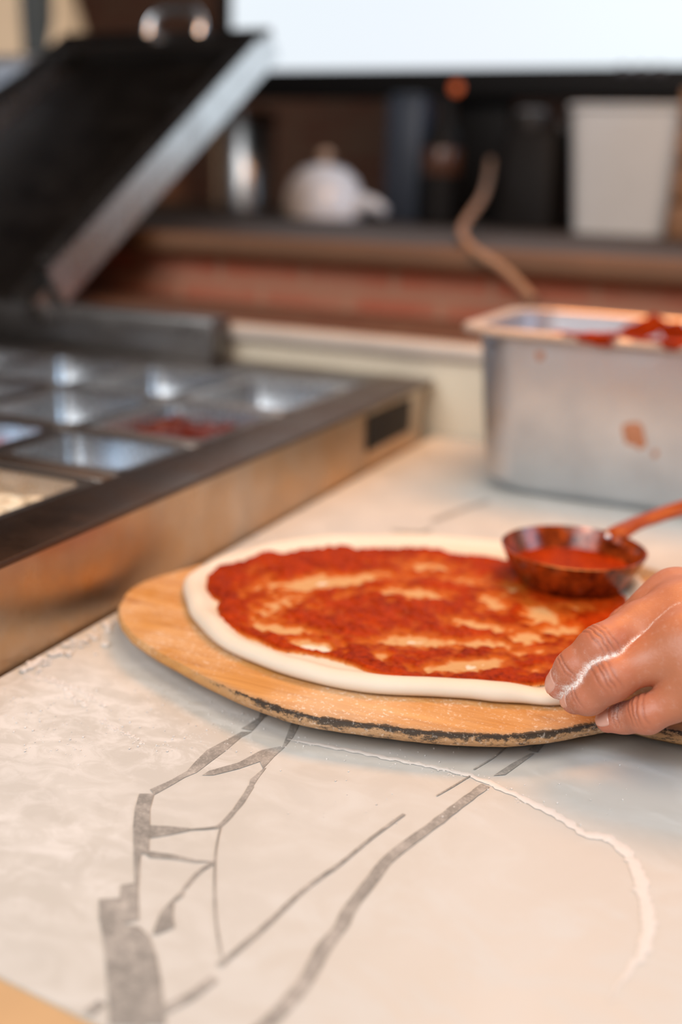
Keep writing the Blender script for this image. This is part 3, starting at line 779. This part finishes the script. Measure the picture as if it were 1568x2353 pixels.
# ------------------------------------------------------------------ the hand
def hand():
    def J(px, py, z, rp):
        p = at(px, py, z); return (np.array(p), rp/ppm(p))
    F = {
     'middle': [J(1289,1573,.036,35), J(1321,1537,.0455,42), J(1383,1489,.056,50), J(1475,1440,.061,56), J(1575,1420,.064,64)],
     'ring':   [J(1323,1606,.031,35), J(1352,1597,.0365,42), J(1403,1560,.0465,48), J(1480,1522,.053,47), J(1580,1488,.060,62)],
     'little': [J(1397,1657,.0235,27), J(1438,1650,.027,32), J(1486,1641,.0335,41), J(1545,1616,.040,39), J(1612,1558,.051,54)],
     'index':  [J(1372,1492,.0262,28), J(1400,1470,.036,34), J(1445,1440,.050,42), J(1495,1408,.059,50), J(1555,1378,.064,56)],
     'thumb':  [J(1440,1500,.0275,30), J(1480,1480,.034,40), J(1560,1455,.046,50), J(1680,1450,.060,70)],
    }
    wrist = J(1850, 1465, .055, 92); wr2 = J(1845, 1410, .058, 86); fore = J(2700, 1370, .062, 160)
    mcps = [F['index'][-1], F['middle'][-1], F['ring'][-1], F['little'][-1]]
    palm = []
    for i, mj in enumerate(mcps):
        w = wr2 if i < 2 else wrist
        palm.append((mj, (w[0], w[1])))
    palm.append((wrist, fore)); palm.append((wr2, fore))
    palm.append((F['thumb'][-1], wrist)); palm.append((mcps[0], mcps[1])); palm.append((mcps[1], mcps[2])); palm.append((mcps[2], mcps[3]))
    def cone(P, a, b):
        (p, r1), (q, r2) = a, b
        ba = q-p; t = np.clip(((P-p)@ba)/(ba@ba), 0, 1)
        return np.linalg.norm(P - p - t[:, None]*ba, axis=1) - (r1 + (r2-r1)*t)
    def smin(a, b, k):
        h = np.clip(.5 + .5*(b-a)/k, 0, 1); return b*(1-h) + a*h - k*h*(1-h)
    def finger(P, name):
        L = F[name]; d = None
        for a, b in zip(L[:-1], L[1:]):
            e = cone(P, a, b); d = e if d is None else smin(d, e, .004)
        # knuckle swelling at the middle joint
        for kidx, amt in ((2, .0007), (1, .0003)):
            c, r = L[min(kidx, len(L)-1)]
            d = d - amt*np.exp(-((np.linalg.norm(P-c, axis=1))/(r*1.15))**2)
        return d
    def full(P, parts=False):
        P = P.astype(np.float64)
        pd = None
        for a, b in palm:
            e = cone(P, a, b); pd = e if pd is None else smin(pd, e, .012)
        ds = {n: finger(P, n) for n in F}
        tot = None
        # fingers meet the palm softly but each other with a sharp crease
        for n in ('index', 'middle', 'ring', 'little', 'thumb'):
            e = smin(ds[n], pd, .009)
            tot = e if tot is None else smin(tot, e, .0006)
        if parts: return tot, ds, pd
        return tot
    allp = np.array([j[0] for L in F.values() for j in L] + [wrist[0], fore[0]])
    lo = allp.min(0) - .03; hi = allp.max(0) + .035; st = .0007
    # coarse pass first, then the fine grid only near the surface
    K = 5; cs = st*K
    cn = [int(math.ceil((hi[k]-lo[k])/cs)) + 1 for k in range(3)]
    cg = np.stack(np.meshgrid(*[lo[k]+cs*(np.arange(cn[k])+.4) for k in range(3)], indexing='ij'), -1).reshape(-1, 3)
    cd = full(cg).reshape(cn)
    S = np.repeat(np.repeat(np.repeat(cd, K, 0), K, 1), K, 2).astype(np.float32)
    nearc = np.argwhere(np.abs(cd) < cs*1.6)
    off = np.stack(np.meshgrid(*[np.arange(K)]*3, indexing='ij'), -1).reshape(-1, 3)
    for blk in np.array_split(nearc, max(1, len(nearc)//2000)):
        ii = (blk[:, None, :]*K + off[None]).reshape(-1, 3)
        S[ii[:, 0], ii[:, 1], ii[:, 2]] = full(lo + st*ii)
    nx, ny, nz = S.shape
    # surface nets
    neg = S < 0
    c = np.zeros((nx-1, ny-1, nz-1), np.int8)
    for a in (0, 1):
        for b in (0, 1):
            for d3 in (0, 1): c += neg[a:nx-1+a, b:ny-1+b, d3:nz-1+d3]
    act = np.argwhere((c > 0) & (c < 8))
    vid = -np.ones(c.shape, np.int64); vid[act[:, 0], act[:, 1], act[:, 2]] = np.arange(len(act))
    V = lo + st*(act + .5)
    def grad(P, e=.0003):
        g = np.stack([full(P+np.eye(3)[k]*e) - full(P-np.eye(3)[k]*e) for k in range(3)], 1)
        return g/np.maximum(np.linalg.norm(g, axis=1, keepdims=True), 1e-9)
    for _ in range(4):
        V = V - np.clip(full(V), -st, st)[:, None]*grad(V)*.9
    faces = []
    for ax in range(3):
        o1, o2 = [(1, 2), (2, 0), (0, 1)][ax]
        sl0 = [slice(None)]*3; sl1 = [slice(None)]*3; sl0[ax] = slice(0, -1); sl1[ax] = slice(1, None)
        n0 = neg[tuple(sl0)]; n1 = neg[tuple(sl1)]
        for sgn, msk in ((1, n0 & ~n1), (-1, ~n0 & n1)):
            E = np.argwhere(msk)
            E = E[(E[:, o1] > 0) & (E[:, o2] > 0) & (E[:, o1] < S.shape[o1]-1) & (E[:, o2] < S.shape[o2]-1)]
            u = np.eye(3, dtype=int)[o1]; w = np.eye(3, dtype=int)[o2]
            q = np.stack([vid[tuple((E-u-w).T)], vid[tuple((E-w).T)], vid[tuple(E.T)], vid[tuple((E-u).T)]], 1)
            faces.append(q if sgn > 0 else q[:, ::-1])
    faces = np.concatenate(faces); faces = faces[(faces >= 0).all(1)]
    # surface detail: joint creases, flour, redness
    tot, ds, pd = full(V, True); N = grad(V)
    crease = np.zeros(len(V)); red = np.zeros(len(V)); fl = np.zeros(len(V))
    stack = np.stack([ds[n] for n in ('index', 'middle', 'ring', 'little', 'thumb')], 1); own = stack.argmin(1)
    for fi, n in enumerate(('index', 'middle', 'ring', 'little')):
        L = F[n]; mine = (own == fi) & (pd > .001)
        for ji, offs in ((2, (-.0036, -.0012, .0008, .0034)), (1, (-.0009, .0011))):
            p = L[ji][0]; t = L[ji+1][0] - L[ji-1][0]; t = t/np.linalg.norm(t)
            rel = V - p; s = rel@t; rad = L[ji][1]
            dors = np.clip((N@np.array([-.25, -.30, .85]) + .1)*1.6, 0, 1)
            wob = np.array([mnoise.noise(Vector(v*260)) for v in V])*.0009
            for k, o in enumerate(offs):
                g = np.exp(-((s - o + wob)/.00045)**2) * (np.linalg.norm(rel, axis=1) < rad*1.5) * mine * dors
                crease = np.maximum(crease, g*(1.0 if k in (1, 2) else .7))
            red = np.maximum(red, mine*np.exp(-(np.linalg.norm(rel, axis=1)/(rad*1.3))**2)*.8)
        red = np.maximum(red, mine*np.exp(-(np.linalg.norm(V-L[0][0], axis=1)/(L[0][1]*1.6))**2))
    srt = np.sort(stack, 1); gap = srt[:, 1] - srt[:, 0]
    pair = np.sort(np.argsort(stack, 1)[:, :2], 1)
    tipz = V[:, 0]
    mr = (pair[:, 0] == 1) & (pair[:, 1] == 2)
    web = at(1490, 1484, .085); far = np.linalg.norm(V - np.array(F['middle'][0][0]), axis=1)
    fl = np.where(mr, np.exp(-(gap/(.0011 + .0016*np.clip(1.2 - far/.035, 0, 1)))**2), 0) * np.clip(1.25 - far/.062, 0, 1)
    for n, j, r in (('middle', 0, .007), ('ring', 0, .0085), ('little', 1, .006)):
        fl = np.maximum(fl, .75*np.exp(-(np.linalg.norm(V - F[n][j][0] - np.array([0, 0, F[n][j][1]*.7]), axis=1)/r)**2))
    nz2 = np.array([mnoise.fractal(Vector(v*420), 1.0, 2.0, 3) for v in V])
    fl = np.clip(fl*(1 + .9*nz2), 0, 1); fl = np.maximum(fl, np.clip(.16*nz2 - .02, 0, 1))
    nlo = np.array([mnoise.noise(Vector(v*130)) for v in V])
    V2 = V - N*(crease*.0006)[:, None] + N*(.00018*nlo)[:, None]
    org = Vector(F['middle'][-1][0])
    me = bpy.data.meshes.new('person')
    me.from_pydata([tuple(v) for v in (V2 - np.array(org))], [], [tuple(int(k) for k in f) for f in faces])
    for nm, arr in (('crease', crease), ('redness', red), ('flour', fl)):
        a = me.attributes.new(nm, 'FLOAT', 'POINT'); a.data.foreach_set('value', arr.astype(np.float32))
    me.materials.append(SKIN); me.shade_smooth(); me.validate(); me.update()
    o = bpy.data.objects.new('person', me); COL.objects.link(o); o.location = org
    tag(o, 'person reaching in from the right, floury fingers pinching the dough rim', 'person')
    s = o.modifiers.new('smooth', 'SMOOTH'); s.factor = .25; s.iterations = 1
    # nails: curved plates laid on the back of each fingertip
    def nail(n, facing, wid, length, shift):
        p, r = F[n][0]; q = F[n][1][0]
        ax = (p-q)/np.linalg.norm(p-q); f = np.array(facing, float); f = f - ax*(f@ax); f /= np.linalg.norm(f); sd = np.cross(ax, f)
        bm = NB(); nu, nv = 9, 11; grid = []
        for i in range(nu):
            row = []
            for j in range(nv):
                u = -1 + 2*i/(nu-1); v = -1 + 2*j/(nv-1)
                uu = u*math.sqrt(1-.45*v*v); vv = v*math.sqrt(1-.30*u*u)
                P0 = p + ax*(shift + length*vv) + sd*(uu*wid) + f*(r*.55)
                P0 = P0[None, :]
                for _ in range(8): P0 = P0 - full(P0)[:, None]*grad(P0)
                g = grad(P0)[0]
                edge = max(abs(u), abs(v)); P1 = P0[0] + g*(.00042 if edge < .99 else -.0002)
                row.append(bm.verts.new(P1))
            grid.append(row)
        for i in range(nu-1):
            for j in range(nv-1): bm.faces.new((grid[i][j], grid[i+1][j], grid[i+1][j+1], grid[i][j+1]))
        bmesh.ops.recalc_face_normals(bm, faces=bm.faces)
        no = obj('fingernail', bm, NAIL, o, smooth=80)
        md = no.modifiers.new('sub', 'SUBSURF'); md.render_levels = 2; md.levels = 1
    nail('middle', (-.80, -.45, .45), .0053, .0060, .0006)
    nail('ring', (-.75, -.55, .40), .0052, .0058, .0010)
    nail('little', (-.55, -.55, .60), .0044, .0050, .0008)
    nail('index', (-.6, .2, .6), .0042, .0048, .001)
    nail('thumb', (-.4, .5, .6), .005, .006, .001)
hand()

# ------------------------------------------------------------------ lit screen and the things on the ledge
def monitor():
    Y = 2.2
    a = atY(497, 225, Y); x0, z0 = a.x, atY(1000, 226, Y).z
    zs = atY(1000, 157, Y).z; xs = atY(530, 100, Y).x
    w = 1.75; h = .98
    t = thing('monitor', 'large lit white screen with black bezel above the ledge', 'screen', (x0+w/2, Y+.03, LZ))
    bm = NB(); bz = xs - x0
    box(bm, (x0, Y, z0), (x0+w, Y+.045, zs), .003); box(bm, (x0, Y, zs), (xs, Y+.045, z0+h), .003); box(bm, (x0+w-bz, Y, zs), (x0+w, Y+.045, z0+h), .003); box(bm, (xs, Y, z0+h-bz), (x0+w-bz, Y+.045, z0+h), .003)
    box(bm, (xs, Y+.012, zs), (x0+w-bz, Y+.045, z0+h-bz))
    obj('bezel', bm, BLACK, t)
    bm = NB(); box(bm, (xs, Y+.006, zs), (x0+w-bz, Y+.0118, z0+h-bz)); obj('screen_panel', bm, SCREEN, t, smooth=0)
    bm = NB(); p = atY(1049, 202, Y-.002); blob(bm, p, .012, 3, 0, (1, .25, 1)); obj('power_light', bm, LED, t)
    for k in range(3):
        bm = NB(); p = atY(1430+k*42, 160, Y-.002); blob(bm, (p.x, p.y, p.z), .015, 3, 0, (1, .25, .6)); obj('button', bm, plain('button_grey', (0.05, 0.05, 0.06), .4), t)
    bm = NB(); n = atY(1110, 300, Y+.06)
    box(bm, (n.x-.06, Y+.046, LZ+.012), (n.x+.06, Y+.075, z0+.2), .006); obj('stand_neck', bm, BLACK, t)
    bm = NB(); box(bm, (n.x-.2, Y-.06, LZ+.0003), (n.x+.2, Y+.16, LZ+.0119), .004); obj('stand_base', bm, BLACK, t)
monitor()
def onledge(px, Y): p = atY(px, 480, Y); return p.x
# pale plastic tub
x = onledge(1436, 1.98)
t = thing('plastic_tub', 'tall pale grey plastic tub at right end of the brick ledge', 'tub', (x, 1.98, LZ))
bm = NB()
def sq(cx, cy, hx, hy, r, z, n=6):
    out = []
    for sx, sy, a in ((1, 1, 0), (-1, 1, PI/2), (-1, -1, PI), (1, -1, 3*PI/2)):
        for k in range(n+1):
            th = a + PI/2*k/n; out.append((cx + sx*(hx-r) + r*math.cos(th), cy + sy*(hy-r) + r*math.sin(th), z))
    return out
tz = atY(1436, 246, 1.98).z - LZ
loft(bm, [sq(x, 1.98, .077, .06, .02, LZ+.0005), sq(x, 1.98, .078, .061, .022, LZ+.006), sq(x, 1.98, .095, .075, .024, LZ+tz-.012), sq(x, 1.98, .090, .071, .022, LZ+tz-.012), sq(x, 1.98, .075, .058, .02, LZ+.006)], True, True)
obj('tub_body', bm, GREYP, t)
bm = NB(); loft(bm, [sq(x, 1.98, .0955, .0755, .024, LZ+tz-.012), sq(x, 1.98, .101, .081, .027, LZ+tz-.006), sq(x, 1.98, .098, .078, .026, LZ+tz), sq(x, 1.98, .092, .072, .023, LZ+tz-.0115)], False, False)
obj('tub_rim', bm, GREYP, t)
# white pot with knob lid and spout
x = onledge(745, 1.97); c = (x, 1.97, LZ)
t = thing('white_pot', 'small white lidded pot with short spout on the ledge', 'pot', c)
bm = NB(); lathe(bm, c, [(.068, .0005), (.078, .004), (.080, .02), (.072, .055), (.060, .080), (.053, .084)], 40); obj('pot_body', bm, CERAM, t)
bm = NB(); lathe(bm, c, [(.050, .0845), (.047, .092), (.026, .100), (.012, .103)], 40); obj('pot_lid', bm, CERAM, t)
bm = NB(); lathe(bm, (x, 1.97, LZ+.1032), [(.006, 0), (.007, .006), (.014, .012), (.015, .019), (.008, .026)], 24); obj('lid_knob', bm, plain('knob_tan', (.5, .35, .25), .3), t)
bm = NB(); tube(bm, spline([(x+.070, 1.955, LZ+.022), (x+.095, 1.95, LZ+.035), (x+.118, 1.945, LZ+.030), (x+.137, 1.94, LZ+.022)], 5), [.017]*6+[.013]*5+[.010]*5, 14); obj('spout', bm, CERAM, t)
# canister
x = onledge(562, 2.55); c = (x, 2.55, LZ)
t = thing('canister', 'dark metal canister with silver highlight, left of the white pot', 'canister', c)
bm = NB(); lathe(bm, c, [(.070, .0005), (.076, .004), (.076, .20), (.072, .206)], 48); obj('canister_body', bm, STEEL, t)
bm = NB(); lathe(bm, c, [(.078, .2062), (.079, .216), (.074, .236), (.03, .245)], 48); obj('canister_lid', bm, COPPER, t)
# dark blue carton
x = onledge(935, 2.1); bm = NB(); box(bm, (x-.035, 2.06, LZ+.0005), (x+.035, 2.13, LZ+.225), .003); box(bm, (x-.030, 2.065, LZ+.2252), (x+.030, 2.125, LZ+.236), .003)
tag(obj('carton', bm, DARKBLUE, loc=(x, 2.1, LZ)), 'tall dark blue carton on the ledge right of the white pot', 'carton')
# dark bottles
for px, lab in ((1010, 'dark glass bottle with brown label beside the blue carton'),):
    x = onledge(px, 2.0); c = (x, 2.0, LZ)
    t = thing('bottle', lab, 'bottle', c)
    bm = NB(); lathe(bm, c, [(.030, .0005), (.035, .004), (.035, .14), (.030, .16), (.014, .185), (.013, .205)], 32); obj('bottle_glass', bm, BLACK, t)
    bm = NB(); lathe(bm, c, [(.0353, .09), (.0358, .091), (.0358, .134), (.0353, .135)], 32, False, False); obj('paper_label', bm, COPPER, t)
    bm = NB(); lathe(bm, c, [(.0142, .2052), (.0142, .222), (.012, .224)], 24); obj('bottle_cap', bm, BLACK, t)
# dark appliance
x = onledge(1222, 2.02); t = thing('grinder', 'black box-shaped appliance on the ledge beside the pale tub', 'appliance', (x, 2.02, LZ))
bm = NB(); loft(bm, [sq(x, 2.02, .058, .06, .02, LZ+.0005), sq(x, 2.02, .058, .06, .02, LZ+.03), sq(x, 2.02, .053, .055, .02, LZ+.16), sq(x, 2.02, .05, .05, .02, LZ+.17)], True, True); obj('housing', bm, BLACK, t)
bm = NB(); lathe(bm, (x-.012, 2.02, LZ+.1702), [(.030, 0), (.031, .005), (.031, .03), (.02, .036)], 32); obj('hopper', bm, plain('smoked_plastic', (.02, .018, .017), .5), t)
bm = NB(); lathe(bm, (x+.046, 2.02, LZ+.1702), [(.009, 0), (.009, .012), (.006, .015)], 20); obj('dial', bm, plain('dial_grey', (.05, .05, .05), .4), t)
# wooden crate at the right edge
x = onledge(1672, 1.9)
t = thing('wooden_crate', 'brown wooden crate at the right edge of the ledge', 'crate', (x, 1.95, LZ))
for k in range(4):
    bm = NB(); box(bm, (x-.085, 1.86, LZ+.001+k*.058), (x+.2, 1.875, LZ+.053+k*.058), .003); obj('slat', bm, CRATEW, t)
for xx in (-.083, .18):
    bm = NB(); box(bm, (x+xx, 1.8755, LZ+.001), (x+xx+.02, 2.09, LZ+.228), .003); obj('side_board', bm, CRATEW, t)
# paper flour sack behind the lid
x = onledge(58, 2.6); c = Vector((x, 2.6, LZ))
t = thing('paper_sack', 'tall pale paper sack behind the raised lid, top left', 'sack', c)
bm = NB(); rings = []
for k in range(9):
    f = k/8; hx = .19*(1 + .1*math.sin(f*PI) - .18*f**3); hy = .10*(1 + .15*math.sin(f*PI) - .6*f**3)
    rings.append([(p[0] + .012*mnoise.noise(Vector(p)*9), p[1] + .012*mnoise.noise(Vector(p)*9+Vector((5, 0, 0))), p[2]) for p in sq(c.x, c.y, hx, hy, .05, LZ+.002+f*.62, 5)])
loft(bm, rings); obj('sack_body', bm, SACKM, t)
bm = NB(); box(bm, (c.x+.12, c.y-.128, LZ+.34), (c.x+.18, c.y-.06, LZ+.60), .01); obj('printed_band', bm, SACKD, t)
# cord trailing over the ledge
bm = NB()
P = [atY(1128, 370, 1.95), atY(1122, 410, 1.85), atY(1108, 455, 1.6), atY(1068, 515, 1.40), atY(1064, 545, 1.24), atY(1095, 580, 1.190), atY(1150, 615, 1.180), atY(1195, 655, 1.165), atY(1225, 690, 1.15)]
tube(bm, spline(P, 8), .0056, 12)
tag(obj('cord', bm, CORDM), 'tan cord trailing over the wooden ledge behind the sauce container', 'cord')
